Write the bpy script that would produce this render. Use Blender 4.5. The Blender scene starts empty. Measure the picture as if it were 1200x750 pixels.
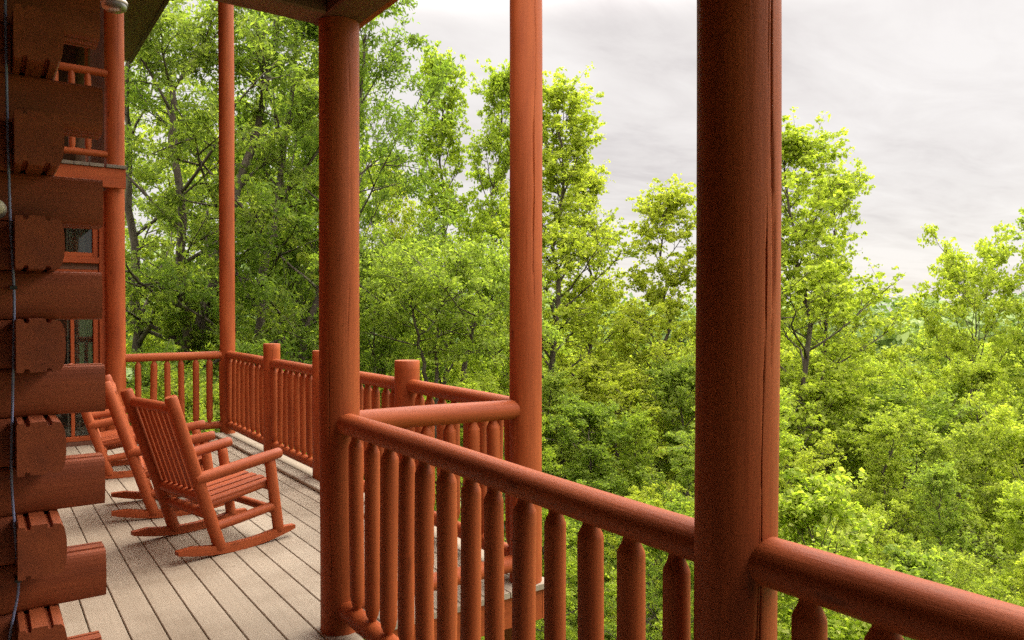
import bpy, math, random
import numpy as np

sc = bpy.context.scene
COL = sc.collection
PI = math.pi
rng = np.random.default_rng(7)
random.seed(7)

# ------------------------------------------------------------------ measured layout (metres)
CAM_H, YAW, PITCH, LENS = 1.4225, math.radians(35.377), math.radians(0.692), 26.27
X1, X2, Y0, YB, XA = 1.3055, 2.336, 3.1675, 9.02, 1.177     # near rail line, outer rail line, jog, far end, post by the wing
RP = 0.0853                                                  # porch post radius
EAVE_Z = 6.75

# ------------------------------------------------------------------ small helpers
def tag(o, label=None, cat=None, group=None, kind=None):
    if label: o['label'] = label
    if cat: o['category'] = cat
    if group: o['group'] = group
    if kind: o['kind'] = kind
    return o

def empty(name, loc=(0, 0, 0), rz=0.0, label=None, cat=None, group=None):
    o = bpy.data.objects.new(name, None)
    o.empty_display_size = 0.1
    COL.objects.link(o)
    o.location = loc
    o.rotation_euler = (0, 0, rz)
    return tag(o, label, cat, group)

def unit(v):
    v = np.asarray(v, float)
    return v / max(1e-9, np.linalg.norm(v))

def frame_of(d):
    d = unit(d)
    a = np.array([0, 0, 1.0]) if abs(d[2]) < 0.9 else np.array([1.0, 0, 0])
    x = unit(np.cross(a, d))
    return x, np.cross(d, x), d

class MB:
    """collects verts / faces of ONE mesh; every vertex has a grain coordinate (gc) running along the wood"""
    def __init__(s):
        s.v, s.f, s.g, s.sm = [], [], [], []
        s.n = 0
    def add(s, V, F, G=None, smooth=False):
        V = np.asarray(V, float)
        s.v.append(V)
        s.g.append(V if G is None else np.asarray(G, float))
        for k, f in enumerate(F):
            s.f.append(tuple(i + s.n for i in f))
            s.sm.append(smooth if isinstance(smooth, bool) else smooth[k])
        s.n += len(V)
    def tube(s, p0, p1, prof, seg=20, wob=0.0, bow=0.0, rough=0.0, cracks=(), nz=None, sub=0):
        """log from p0 to p1; prof = [(t, r)] ; wob = radius unevenness ; bow = sideways wander ; cracks = (theta, t0, t1, width, depth)"""
        p0, p1 = np.asarray(p0, float), np.asarray(p1, float)
        L = np.linalg.norm(p1 - p0)
        x, y, d = frame_of(p1 - p0)
        T = [a for a, b in prof]
        if sub:
            T = sorted(set(T) | set(np.linspace(0.0, 1.0, sub + 1)))
            T = [t for i, t in enumerate(T) if i == 0 or t - T[i - 1] > 1e-6]
        T = np.array(T)
        R = np.interp(T, [a for a, b in prof], [b for a, b in prof])
        th = list(np.linspace(0, 2 * PI, seg, endpoint=False))
        for c in cracks:
            th += [c[0] + k * c[3] for k in (-1.7, -1.0, -0.45, 0, 0.45, 1.0, 1.7)]
        th = np.array(sorted(t % (2 * PI) for t in th))
        m = len(th)
        ph = rng.uniform(0, 2 * PI, 8)
        off = rng.uniform(-40, 40, 3)
        V, G = [], []
        for t, r in zip(T, R):
            s_ = t * L
            rr = r * (1 + wob * (np.sin(s_ * 2.3 + ph[0] + np.sin(th + ph[6])) + 0.6 * np.sin(2 * th + s_ * 1.1 + ph[1]) + 0.5 * np.sin(3 * th - s_ * 4.1 + ph[2])))
            rr = rr + rough * rng.normal(size=m)
            for c in cracks:
                cen = c[0] + 0.05 * math.sin(s_ * 3.1 + ph[3]) + 0.03 * math.sin(s_ * 9.7 + ph[4])
                k = max(0.0, min(1.0, (t - c[1]) / 0.06)) * max(0.0, min(1.0, (c[2] - t) / 0.06))
                dth = np.abs((th - cen + PI) % (2 * PI) - PI) / (c[3] * (0.75 + 0.35 * math.sin(s_ * 5.3 + ph[5])))
                rr = rr - c[4] * k * np.clip(1 - dth, 0, 1) ** 0.7
            bx = bow * math.sin(s_ * 1.3 + ph[4]) * math.sin(PI * t); by = bow * math.sin(s_ * 1.7 + ph[5]) * math.sin(PI * t)
            c = p0 + d * s_ + x * bx + y * by
            V.append(c + np.outer(rr * np.cos(th), x) + np.outer(rr * np.sin(th), y))
            G.append(np.stack([rr * np.cos(th), rr * np.sin(th), np.full(m, s_)], 1) + off)
        n = len(T)
        F = []
        for i in range(n - 1):
            a, b = i * m, (i + 1) * m
            F += [(a + j, a + (j + 1) % m, b + (j + 1) % m, b + j) for j in range(m)]
        s.add(np.concatenate(V), F, np.concatenate(G), True)
        for k, idx in ((0, 0), (1, n - 1)):                     # flat cut ends with their own vertices
            Vc = np.array(V[idx]); Gc = np.array(G[idx])
            f = tuple(range(m)) if k else tuple(reversed(range(m)))
            s.add(Vc, [f], Gc, False)
        return s
    def box(s, lo, hi, axis=None, bev=0.0, rot=None, org=(0, 0, 0)):
        """box lo..hi with chamfered long edges; axis = grain direction"""
        lo, hi = np.asarray(lo, float), np.asarray(hi, float)
        sz = hi - lo
        if axis is None: axis = int(np.argmax(sz))
        a, b = [(1, 2), (2, 0), (0, 1)][axis]
        w, h = sz[a], sz[b]
        e = min(bev, w * .4, h * .4)
        if e > 0:
            P = [(e, 0), (w - e, 0), (w, e), (w, h - e), (w - e, h), (e, h), (0, h - e), (0, e)]
        else:
            P = [(0, 0), (w, 0), (w, h), (0, h)]
        return s.prism([(lo[a] + p, lo[b] + q) for p, q in P], axis, lo[axis], hi[axis], rot, org)
    def prism(s, P, axis, l0, l1, rot=None, org=(0, 0, 0), smooth=False, cuts=1):
        a, b = [(1, 2), (2, 0), (0, 1)][axis]
        m = len(P)
        off = rng.uniform(-40, 40, 3)
        rings, gr = [], []
        for t in np.linspace(0, 1, cuts + 1):
            V = np.zeros((m, 3)); V[:, a] = [p[0] for p in P]; V[:, b] = [p[1] for p in P]; V[:, axis] = l0 + (l1 - l0) * t
            G = np.stack([V[:, a], V[:, b], V[:, axis]], 1) + off
            if rot is not None:
                V = (V - org) @ np.asarray(rot).T + org
            rings.append(V); gr.append(G)
        F = []
        for i in range(cuts):
            A, B = i * m, (i + 1) * m
            F += [(A + j, A + (j + 1) % m, B + (j + 1) % m, B + j) for j in range(m)]
        s.add(np.concatenate(rings), F, np.concatenate(gr), smooth)
        s.add(rings[0], [tuple(reversed(range(m)))], gr[0])
        s.add(rings[-1], [tuple(range(m))], gr[-1])
        return s
    def build(s, name, mat, parent=None):
        me = bpy.data.meshes.new(name)
        V = np.concatenate(s.v)
        me.from_pydata([tuple(map(float, p)) for p in V], [], s.f)
        at = me.attributes.new('gc', 'FLOAT_VECTOR', 'POINT')
        at.data.foreach_set('vector', np.concatenate(s.g).astype(np.float32).ravel())
        me.polygons.foreach_set('use_smooth', s.sm)
        me.materials.append(mat)
        me.update()
        o = bpy.data.objects.new(name, me)
        COL.objects.link(o)
        if parent: o.parent = parent
        return o

# ------------------------------------------------------------------ materials
def new_mat(name):
    m = bpy.data.materials.new(name); m.use_nodes = True
    nt = m.node_tree
    for n in list(nt.nodes): nt.nodes.remove(n)
    return m, nt, nt.nodes, nt.links

def nd(nodes, t, **kw):
    n = nodes.new(t)
    for k, v in kw.items():
        if k in n.inputs: n.inputs[k].default_value = v
        else: setattr(n, k, v)
    return n

def mapping(nodes, links, src, scale):
    mp = nodes.new('ShaderNodeMapping'); mp.inputs['Scale'].default_value = scale
    links.new(src, mp.inputs['Vector']); return mp.outputs['Vector']

def ramp(nodes, links, src, stops):
    r = nodes.new('ShaderNodeValToRGB')
    while len(r.color_ramp.elements) < len(stops): r.color_ramp.elements.new(0.5)
    for e, (p, c) in zip(r.color_ramp.elements, stops):
        e.position = p; e.color = (*c, 1) if len(c) == 3 else c
    links.new(src, r.inputs['Fac']); return r.outputs['Color']

def mixc(nodes, links, fac, a, b, mode='MIX'):
    m = nodes.new('ShaderNodeMix'); m.data_type = 'RGBA'; m.blend_type = mode
    for sock, val in ((m.inputs[0], fac), (m.inputs[6], a), (m.inputs[7], b)):
        if hasattr(val, 'links') or isinstance(val, bpy.types.NodeSocket): links.new(val, sock)
        else: sock.default_value = val if not isinstance(val, tuple) else ((*val, 1) if len(val) == 3 else val)
    return m.outputs[2]

def wood_paint(name, dark, base, light, rough=0.55, bump=0.35, spec=0.35, worn=None):
    m, nt, N, L = new_mat(name)
    at = nd(N, 'ShaderNodeAttribute', attribute_name='gc')
    g1 = nd(N, 'ShaderNodeTexNoise', Scale=1.0, Detail=6.0, Roughness=0.6); L.new(mapping(N, L, at.outputs['Vector'], (70, 70, 3.0)), g1.inputs['Vector'])
    g2 = nd(N, 'ShaderNodeTexNoise', Scale=1.0, Detail=4.0, Roughness=0.55); L.new(mapping(N, L, at.outputs['Vector'], (9, 9, 1.6)), g2.inputs['Vector'])
    g3 = nd(N, 'ShaderNodeTexNoise', Scale=160.0, Detail=3.0, Roughness=0.7); L.new(at.outputs['Vector'], g3.inputs['Vector'])
    col = ramp(N, L, g2.outputs['Fac'], [(0.28, dark), (0.5, base), (0.74, light)])
    gr = ramp(N, L, g1.outputs['Fac'], [(0.3, (0.89, 0.88, 0.87)), (0.6, (1.03, 1.03, 1.03))])
    col = mixc(N, L, 1.0, col, gr, 'MULTIPLY')
    sp = ramp(N, L, g3.outputs['Fac'], [(0.25, (0.78, 0.76, 0.75)), (0.55, (1.03, 1.03, 1.03))])
    col = mixc(N, L, 0.8, col, sp, 'MULTIPLY')
    kn = nd(N, 'ShaderNodeTexVoronoi', Scale=1.0); L.new(mapping(N, L, at.outputs['Vector'], (7, 7, 2.2)), kn.inputs['Vector'])
    kf = ramp(N, L, kn.outputs['Distance'], [(0.045, (0.45, 0.42, 0.4)), (0.10, (1, 1, 1))])
    col = mixc(N, L, 0.75, col, kf, 'MULTIPLY')
    if worn:
        w = nd(N, 'ShaderNodeTexNoise', Scale=22.0, Detail=5.0, Roughness=0.65); L.new(at.outputs['Vector'], w.inputs['Vector'])
        wf = ramp(N, L, w.outputs['Fac'], [(0.68, (0, 0, 0)), (0.76, (0.7, 0.7, 0.7))])
        col = mixc(N, L, wf, col, worn)
    b = nd(N, 'ShaderNodeBsdfPrincipled'); L.new(col, b.inputs['Base Color'])
    rg = nd(N, 'ShaderNodeMapRange'); rg.inputs['To Min'].default_value = rough - 0.1; rg.inputs['To Max'].default_value = rough + 0.15
    L.new(g2.outputs['Fac'], rg.inputs['Value']); L.new(rg.outputs['Result'], b.inputs['Roughness'])
    b.inputs['Specular IOR Level'].default_value = spec
    bm = nd(N, 'ShaderNodeBump', Strength=bump, Distance=0.004); L.new(g1.outputs['Fac'], bm.inputs['Height'])
    bm2 = nd(N, 'ShaderNodeBump', Strength=0.25, Distance=0.002); L.new(g3.outputs['Fac'], bm2.inputs['Height']); L.new(bm.outputs['Normal'], bm2.inputs['Normal'])
    L.new(bm2.outputs['Normal'], b.inputs['Normal'])
    o = nd(N, 'ShaderNodeOutputMaterial'); L.new(b.outputs[0], o.inputs['Surface'])
    return m

STAIN = wood_paint('red_stain', (0.215, 0.042, 0.0105), (0.285, 0.060, 0.0150), (0.345, 0.082, 0.022), spec=0.18, bump=0.38, worn=(0.25, 0.06, 0.02))
STAIN_CHAIR = wood_paint('chair_stain', (0.21, 0.043, 0.012), (0.27, 0.058, 0.0160), (0.33, 0.08, 0.025), rough=0.55, spec=0.18, worn=(0.30, 0.085, 0.035))
STAIN_LOG = wood_paint('wall_log_stain', (0.165, 0.033, 0.008), (0.23, 0.048, 0.011), (0.28, 0.064, 0.016), rough=0.62, bump=0.2)
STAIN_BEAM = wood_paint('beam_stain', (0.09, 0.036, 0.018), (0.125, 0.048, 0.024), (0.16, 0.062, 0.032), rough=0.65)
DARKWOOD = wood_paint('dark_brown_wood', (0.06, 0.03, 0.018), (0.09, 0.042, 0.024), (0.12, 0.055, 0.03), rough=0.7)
GREYWOOD = wood_paint('grey_board', (0.11, 0.09, 0.07), (0.15, 0.125, 0.095), (0.19, 0.16, 0.125), rough=0.7)

def deck_mat():
    m, nt, N, L = new_mat('weathered_deck_boards')
    at = nd(N, 'ShaderNodeAttribute', attribute_name='gc')
    v = nd(N, 'ShaderNodeAttribute', attribute_name='board')
    geo = nd(N, 'ShaderNodeNewGeometry')
    g1 = nd(N, 'ShaderNodeTexNoise', Scale=1.0, Detail=6.0, Roughness=0.6); L.new(mapping(N, L, at.outputs['Vector'], (60, 60, 1.8)), g1.inputs['Vector'])
    g2 = nd(N, 'ShaderNodeTexNoise', Scale=2.2, Detail=6.0, Roughness=0.6); L.new(geo.outputs['Position'], g2.inputs['Vector'])
    g3 = nd(N, 'ShaderNodeTexNoise', Scale=110.0, Detail=3.0, Roughness=0.7); L.new(geo.outputs['Position'], g3.inputs['Vector'])
    col = ramp(N, L, v.outputs['Fac'], [(0.0, (0.242, 0.197, 0.143)), (0.5, (0.275, 0.226, 0.167)), (1.0, (0.30, 0.25, 0.187))])
    gr = ramp(N, L, g1.outputs['Fac'], [(0.25, (0.91, 0.90, 0.89)), (0.6, (1.02, 1.02, 1.02))]); col = mixc(N, L, 1.0, col, gr, 'MULTIPLY')
    st = ramp(N, L, g2.outputs['Fac'], [(0.30, (0.74, 0.70, 0.66)), (0.52, (1.0, 1.0, 1.0)), (0.75, (1.08, 1.06, 1.04))]); col = mixc(N, L, 1.0, col, st, 'MULTIPLY')
    sp = ramp(N, L, g3.outputs['Fac'], [(0.22, (0.7, 0.68, 0.66)), (0.45, (1, 1, 1))]); col = mixc(N, L, 0.45, col, sp, 'MULTIPLY')
    vo = nd(N, 'ShaderNodeTexVoronoi', Scale=5.5); L.new(geo.outputs['Position'], vo.inputs['Vector'])
    dk = ramp(N, L, vo.outputs['Distance'], [(0.022, (0.0, 0.0, 0.0)), (0.042, (1, 1, 1))])
    col = mixc(N, L, dk, (0.10, 0.07, 0.05), col)
    b = nd(N, 'ShaderNodeBsdfPrincipled', Roughness=0.7); L.new(col, b.inputs['Base Color']); b.inputs['Specular IOR Level'].default_value = 0.25
    bm = nd(N, 'ShaderNodeBump', Strength=0.3, Distance=0.003); L.new(g1.outputs['Fac'], bm.inputs['Height']); L.new(bm.outputs['Normal'], b.inputs['Normal'])
    o = nd(N, 'ShaderNodeOutputMaterial'); L.new(b.outputs[0], o.inputs['Surface'])
    return m
DECK = deck_mat()

def plain(name, col, rough=0.5, metal=0.0, trans=0.0, ior=1.45, noise=0.0):
    m, nt, N, L = new_mat(name)
    b = nd(N, 'ShaderNodeBsdfPrincipled', Roughness=rough, Metallic=metal); b.inputs['Base Color'].default_value = (*col, 1)
    b.inputs['Transmission Weight'].default_value = trans; b.inputs['IOR'].default_value = ior
    if noise:
        tc = nd(N, 'ShaderNodeTexCoord'); n = nd(N, 'ShaderNodeTexNoise', Scale=30.0, Detail=4.0); L.new(tc.outputs['Object'], n.inputs['Vector'])
        c = ramp(N, L, n.outputs['Fac'], [(0.3, tuple(x * (1 - noise) for x in col)), (0.7, tuple(min(1, x * (1 + noise)) for x in col))]); L.new(c, b.inputs['Base Color'])
    o = nd(N, 'ShaderNodeOutputMaterial'); L.new(b.outputs[0], o.inputs['Surface'])
    return m
def thin_glass():
    m, nt, N, L = new_mat('window_glass')
    t = nd(N, 'ShaderNodeBsdfTransparent'); t.inputs['Color'].default_value = (0.72, 0.75, 0.72, 1)
    g = nd(N, 'ShaderNodeBsdfGlossy', Roughness=0.02); f = nd(N, 'ShaderNodeFresnel', IOR=1.5)
    a = nd(N, 'ShaderNodeMath', operation='MULTIPLY_ADD'); a.inputs[1].default_value = 0.8; a.inputs[2].default_value = 0.01; a.use_clamp = True
    L.new(f.outputs[0], a.inputs[0])
    mx = nd(N, 'ShaderNodeMixShader'); L.new(a.outputs[0], mx.inputs[0]); L.new(t.outputs[0], mx.inputs[1]); L.new(g.outputs[0], mx.inputs[2])
    o = nd(N, 'ShaderNodeOutputMaterial'); L.new(mx.outputs[0], o.inputs['Surface'])
    return m
GLASS = thin_glass()
CURTAIN = plain('curtain_cloth', (0.20, 0.175, 0.14), 0.9, noise=0.15)
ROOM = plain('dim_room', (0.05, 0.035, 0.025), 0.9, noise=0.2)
CABLE = plain('blue_grey_cable', (0.18, 0.20, 0.32), 0.45, noise=0.1)
BLACK = plain('black_clip', (0.02, 0.02, 0.02), 0.5, noise=0.1)
CREAM = plain('cream_plastic', (0.55, 0.50, 0.33), 0.45, noise=0.08)
LAMPGLASS = plain('frosted_lamp_glass', (0.08, 0.068, 0.052), 0.3, 0, 0.3, noise=0.1)
METAL = plain('weathered_metal', (0.32, 0.27, 0.22), 0.45, 0.7, noise=0.2)

def leaf_mat(name, cols, trans=0.70):
    """cols: dark, mid, light leaf colours; each leaf and each spray has its own share"""
    m, nt, N, L = new_mat(name)
    v = nd(N, 'ShaderNodeAttribute', attribute_name='leaf'); oi = nd(N, 'ShaderNodeObjectInfo')
    col = ramp(N, L, v.outputs['Fac'], [(0.05, cols[0]), (0.5, cols[1]), (0.95, cols[2])])
    ob = ramp(N, L, oi.outputs['Random'], [(0.0, (0.86, 0.92, 0.80)), (0.5, (1.0, 1.0, 1.0)), (1.0, (1.14, 1.06, 1.0))])
    col = mixc(N, L, 1.0, col, ob, 'MULTIPLY')
    b = nd(N, 'ShaderNodeBsdfPrincipled', Roughness=0.6); L.new(col, b.inputs['Base Color']); b.inputs['Specular IOR Level'].default_value = 0.15
    t = nd(N, 'ShaderNodeBsdfTranslucent')
    tcol = mixc(N, L, 1.0, col, (1.08, 1.15, 0.5), 'MULTIPLY'); L.new(tcol, t.inputs['Color'])
    mx = nd(N, 'ShaderNodeMixShader'); mx.inputs[0].default_value = trans
    L.new(b.outputs[0], mx.inputs[1]); L.new(t.outputs[0], mx.inputs[2])
    o = nd(N, 'ShaderNodeOutputMaterial'); L.new(mx.outputs[0], o.inputs['Surface'])
    return m
LEAF_DEEP = leaf_mat('deep_green_leaves', [(0.145, 0.215, 0.042), (0.195, 0.265, 0.052), (0.27, 0.335, 0.072)])
LEAF_YEL = leaf_mat('yellow_green_leaves', [(0.27, 0.34, 0.045), (0.335, 0.40, 0.055), (0.41, 0.462, 0.085)])
LEAF_MID = leaf_mat('mid_green_leaves', [(0.205, 0.28, 0.048), (0.265, 0.335, 0.06), (0.345, 0.405, 0.085)])
LEAF_PALE = leaf_mat('pale_young_leaves', [(0.20, 0.30, 0.03), (0.33, 0.42, 0.06), (0.50, 0.56, 0.17)])
LEAF_FAR_HAZED = leaf_mat('hazed_far_wood_leaves', [(0.10, 0.165, 0.048), (0.145, 0.215, 0.062), (0.205, 0.275, 0.08)], 0.3)  # distance haze put into the leaf colour as a cooler, darker green

def bark():
    m, nt, N, L = new_mat('tree_bark')
    tc = nd(N, 'ShaderNodeTexCoord')
    n = nd(N, 'ShaderNodeTexNoise', Scale=1.0, Detail=6.0, Roughness=0.65); L.new(mapping(N, L, tc.outputs['Object'], (14, 14, 3)), n.inputs['Vector'])
    n2 = nd(N, 'ShaderNodeTexNoise', Scale=2.5, Detail=3.0); L.new(tc.outputs['Object'], n2.inputs['Vector'])
    c = ramp(N, L, n.outputs['Fac'], [(0.3, (0.025, 0.018, 0.012)), (0.55, (0.075, 0.056, 0.038)), (0.75, (0.13, 0.105, 0.075))])
    lich = ramp(N, L, n2.outputs['Fac'], [(0.55, (0, 0, 0)), (0.7, (0.5, 0.5, 0.5))])
    c = mixc(N, L, lich, c, (0.12, 0.125, 0.07))
    b = nd(N, 'ShaderNodeBsdfPrincipled', Roughness=0.9); L.new(c, b.inputs['Base Color'])
    bm = nd(N, 'ShaderNodeBump', Strength=0.7, Distance=0.03); L.new(n.outputs['Fac'], bm.inputs['Height']); L.new(bm.outputs['Normal'], b.inputs['Normal'])
    o = nd(N, 'ShaderNodeOutputMaterial'); L.new(b.outputs[0], o.inputs['Surface'])
    return m
BARK = bark()

def soil():
    m, nt, N, L = new_mat('wooded_ground')
    tc = nd(N, 'ShaderNodeTexCoord')
    n = nd(N, 'ShaderNodeTexNoise', Scale=0.35, Detail=8.0, Roughness=0.65); L.new(tc.outputs['Object'], n.inputs['Vector'])
    n2 = nd(N, 'ShaderNodeTexNoise', Scale=6.0, Detail=6.0, Roughness=0.7); L.new(tc.outputs['Object'], n2.inputs['Vector'])
    c = ramp(N, L, n.outputs['Fac'], [(0.35, (0.055, 0.075, 0.02)), (0.5, (0.08, 0.13, 0.025)), (0.7, (0.12, 0.17, 0.03))])
    d = ramp(N, L, n2.outputs['Fac'], [(0.3, (0.55, 0.5, 0.45)), (0.7, (1.2, 1.2, 1.1))]); c = mixc(N, L, 1.0, c, d, 'MULTIPLY')
    b = nd(N, 'ShaderNodeBsdfPrincipled', Roughness=0.95); L.new(c, b.inputs['Base Color'])
    bm = nd(N, 'ShaderNodeBump', Strength=0.8, Distance=0.1); L.new(n2.outputs['Fac'], bm.inputs['Height']); L.new(bm.outputs['Normal'], b.inputs['Normal'])
    o = nd(N, 'ShaderNodeOutputMaterial'); L.new(b.outputs[0], o.inputs['Surface'])
    return m
SOIL = soil()

# ------------------------------------------------------------------ porch deck
def porch_deck():
    V, F, G, B = [], [], [], []
    w, gap, th = 0.1375, 0.0055, 0.028
    x = 0.657 + 0.003 - 40 * w
    k = 0
    mb = MB(); shade = []
    while x < X2 + 0.06:
        xa, xb = x, min(x + w - gap, X2 + 0.115)
        y_lo = -12.0 if xb < X1 + 0.14 else Y0 - 0.10
        y_hi = YB + 0.03 if xa > 0.05 else 9.0
        if xa > X2 - 0.15: shade_v = 0.0
        else: shade_v = rng.uniform(0.1, 0.9)
        # boards under the house are left out past the corner
        if xb < 0.07: y_hi = 3.0
        n0 = mb.n
        mb.box((xa, y_lo, -th), (xb, y_hi, 0.0), axis=1, bev=0.003)
        shade += [shade_v] * (mb.n - n0)
        x += w; k += 1
    o = mb.build('porch_deck', DECK)
    at = o.data.attributes.new('board', 'FLOAT', 'POINT'); at.data.foreach_set('value', np.array(shade, np.float32))
    o['kind'] = 'structure'
    # skirting boards and joists below
    fa = MB()
    fa.box((X1 + 0.165, Y0 - 0.075, -0.196), (X2 + 0.055, Y0 - 0.037, -0.031), axis=0, bev=0.004)
    fa.box((X2 + 0.058, Y0 - 0.075, -0.196), (X2 + 0.096, YB + 0.05, -0.031), axis=1, bev=0.004)
    fa.box((X1 + 0.125, -12, -0.196), (X1 + 0.163, Y0 - 0.037, -0.031), axis=1, bev=0.004)
    fa.box((0.05, YB + 0.0, -0.196), (X2 + 0.055, YB + 0.036, -0.031), axis=0, bev=0.004)
    fa.build('deck_fascia', STAIN, o)
    j = MB()
    for y in np.arange(-11.8, YB - 0.1, 0.4):
        j.box((-3.8, y, -0.19), (X1 + 0.12 if y < Y0 else X2 + 0.05, y + 0.04, -0.032), axis=0)
    j.build('deck_joists', DARKWOOD, o)
    e = MB()
    e.box((X2 - 0.20, 4.65, 0.003), (X2 - 0.09, YB - 0.12, 0.032), axis=1, bev=0.006)
    e.build('edge_board', CREAMBOARD, o)
    return o
CREAMBOARD = wood_paint('pale_edge_board', (0.24, 0.20, 0.15), (0.29, 0.245, 0.185), (0.34, 0.29, 0.22), rough=0.7)
porch_deck()

# ------------------------------------------------------------------ posts
def ang_to_cam(x, y):
    """angle, in the frame used by MB.tube for a vertical log, of the side that looks at the camera"""
    ex, ey, d = frame_of((0, 0, 1))
    v = np.array([-x, -y, 0.0])
    return math.atan2(v @ ey, v @ ex)

def post(name, x, y, z0, z1, r, label, group=None, cracks=(), top_chamfer=0.0, seg=36):
    mb = MB()
    L = z1 - z0
    a = ang_to_cam(x, y)
    cr = [(a + c[0], (c[1] - z0) / L, (c[2] - z0) / L, c[3], c[4]) for c in cracks]
    pr = [(0, r * 1.0), (1 - 0.004 / L, r), (1, r - 0.004)] if top_chamfer else [(0, r), (1, r)]
    mb.tube((x, y, z0), (x, y, z1), pr, seg=seg, wob=0.008, bow=0.003, cracks=cr, sub=int(max(8, L / 0.06)))
    o = mb.build(name, STAIN)
    return tag(o, label, 'post', group)

TG = 'tall round log posts of the porch'
# cracks: (angle from the camera-facing side, z0, z1, half width in rad, depth)
post('log_post', X1 + 0.004, 1.021, -0.03, 2.70, 0.0858, 'thickest red log post with long vertical cracks, at right between two railing sections', TG,
     cracks=[(0.82, 1.33, 2.95, 0.026, 0.026), (0.62, -0.1, 1.62, 0.021, 0.020), (0.72, 1.9, 2.6, 0.012, 0.006), (0.55, 0.1, 1.0, 0.018, 0.006), (-0.35, 0.2, 0.9, 0.012, 0.003)], seg=64)
post('log_post', X1, Y0, -0.03, 2.70, 0.088, 'red log post at the inner corner of the railing, holding up the dark ceiling beams', TG,
     cracks=[(-0.5, 0.2, 1.4, 0.02, 0.005), (0.5, 1.2, 2.6, 0.015, 0.004)], seg=52)
post('log_post', X2 + 0.002, Y0, -0.03, EAVE_Z - 0.2, 0.0853, 'red log post at the outer corner where the short return rail ends', TG,
     cracks=[(0.55, 1.3, 3.6, 0.03, 0.012), (0.1, 1.1, 2.2, 0.012, 0.004), (-0.75, 0.3, 1.2, 0.02, 0.005)], seg=52)
post('log_post', X2, YB, -0.03, EAVE_Z - 0.2, 0.0853, 'slender looking red log post at the far outer corner of the deck', TG, seg=36)
post('log_post', XA, YB, -0.03, EAVE_Z - 0.2, 0.096, 'red log post at the far end beside the window wall and balcony edge', TG, cracks=[(0.35, 2.9, 5.2, 0.02, 0.006)], seg=40)
SG = 'short railing posts of the far side railing'
post('railing_post', X2, 7.39, -0.03, 1.10, 0.081, 'short red railing post behind the front rocking chair', SG, cracks=[(0.1, 0.85, 1.2, 0.03, 0.012)], top_chamfer=1)
post('railing_post', X2, 6.05, -0.03, 1.09, 0.081, 'short red railing post half hidden behind the inner corner post', SG, top_chamfer=1)
post('railing_post', X2, 4.51, -0.03, 1.09, 0.085, 'short flat-topped red railing post seen above the return rail', SG, top_chamfer=1)
# deck supports below
for i, (x, y, lab) in enumerate([(X2 + 0.0, Y0 + 0.02, 'square support post under the outer corner of the deck')]):
    mb = MB().box((x - 0.075, y - 0.04, -12.0), (x + 0.055, y + 0.09, -0.2), axis=2, bev=0.006)
    tag(mb.build('support_post', STAIN), lab, 'post')

# ------------------------------------------------------------------ railings
def railing(name, p0, p1, label, pos, ztop=(0.96, 0.96), zbot=0.105, rt=0.047, rb=0.043, rbal=0.034, t_ext=(0, 0), group=None, seg=24, tilt=0):
    """p0, p1: xy of the ends; pos: distances from p0 along the line for the balusters; ztop: top of the rail at both ends"""
    p0, p1 = np.array(p0, float), np.array(p1, float)
    d = unit(p1 - p0); L = np.linalg.norm(p1 - p0)
    root = empty(name, (p0[0], p0[1], 0), 0, label, 'railing', group)
    base = np.array([p0[0], p0[1], 0])
    def P(s, z): return np.array([d[0] * s, d[1] * s, z])
    a, b = -t_ext[0], L + t_ext[1]
    def zc(s): return ztop[0] + (ztop[1] - ztop[0]) * s / L - rt
    mb = MB().tube(P(a, zc(a)), P(b, zc(b)), [(0, rt * .985), (0.5, rt * 1.02), (1, rt)], seg=seg, wob=0.018, bow=0.004, sub=int(max(6, L / 0.05)))
    mb.build('top_rail', STAIN, root)
    mb = MB().tube(P(a, zbot), P(b, zbot), [(0, rb), (1, rb)], seg=seg, wob=0.018, bow=0.004, sub=int(max(6, L / 0.08)))
    mb.build('bottom_rail', STAIN, root)
    for s in pos:
        zt = zc(s)
        r = rbal * rng.uniform(0.90, 1.08)
        z0, z1 = zbot + 0.01, zt - 0.012
        H = z1 - z0
        jx, jy = rng.normal(0, 0.005, 2)
        e = [(0, r * .5), (0.036 / H, r * .52), (0.040 / H + 0.02, r * .80), (0.078 / H + 0.012, r * .985), (0.5, r),
             (1 - 0.074 / H, r * .99), (1 - 0.067 / H, r * .955), (1 - 0.043 / H, r * .62), (1 - 0.034 / H, r * .58), (1, r * .55)]
        c0 = P(s, z0); c1 = P(s, z1) + np.array([jx, jy, 0])
        mb = MB().tube(c0, c1, e, seg=18 if seg < 24 else 26, wob=0.02, bow=0.0025, sub=22)
        mb.build('baluster', STAIN, root)
    return root

RG = 'red log railing sections round the porch'
ysn = [0.15 * k + 1.182 for k in range(13)]
railing('porch_railing', (X1, 1.05), (X1, Y0 - 0.0), 'long red log railing section running from the thick right post to the inner corner post', [y - 1.05 for y in ysn],
        ztop=(0.953, 0.975), group=RG, seg=30)
railing('porch_railing', (X1 + 0.004, 0.99), (X1 + 0.004, -1.1), 'nearest red log railing section at bottom right, right of the thick cracked post', [0.99 - 0.839 + 0.148 * k for k in range(12)],
        ztop=(0.96, 0.958), rt=0.05, rbal=0.0355, group=RG, seg=30)
railing('porch_railing', (X1, Y0), (X2, Y0), 'short red log return rail between the inner and outer corner posts', [0.19 + 0.127 * k + (0.01 if k == 1 else 0) for k in range(6)],
        ztop=(0.972, 0.958), group=RG, rt=0.05, seg=26)
railing('porch_railing', (X2, 4.51), (X2, Y0), 'low angled red rail section between the flat-topped railing post and the outer corner post', [0.17 + 0.15 * k for k in range(8)],
        ztop=(0.97, 0.955), group=RG, rt=0.045, seg=20)
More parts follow.
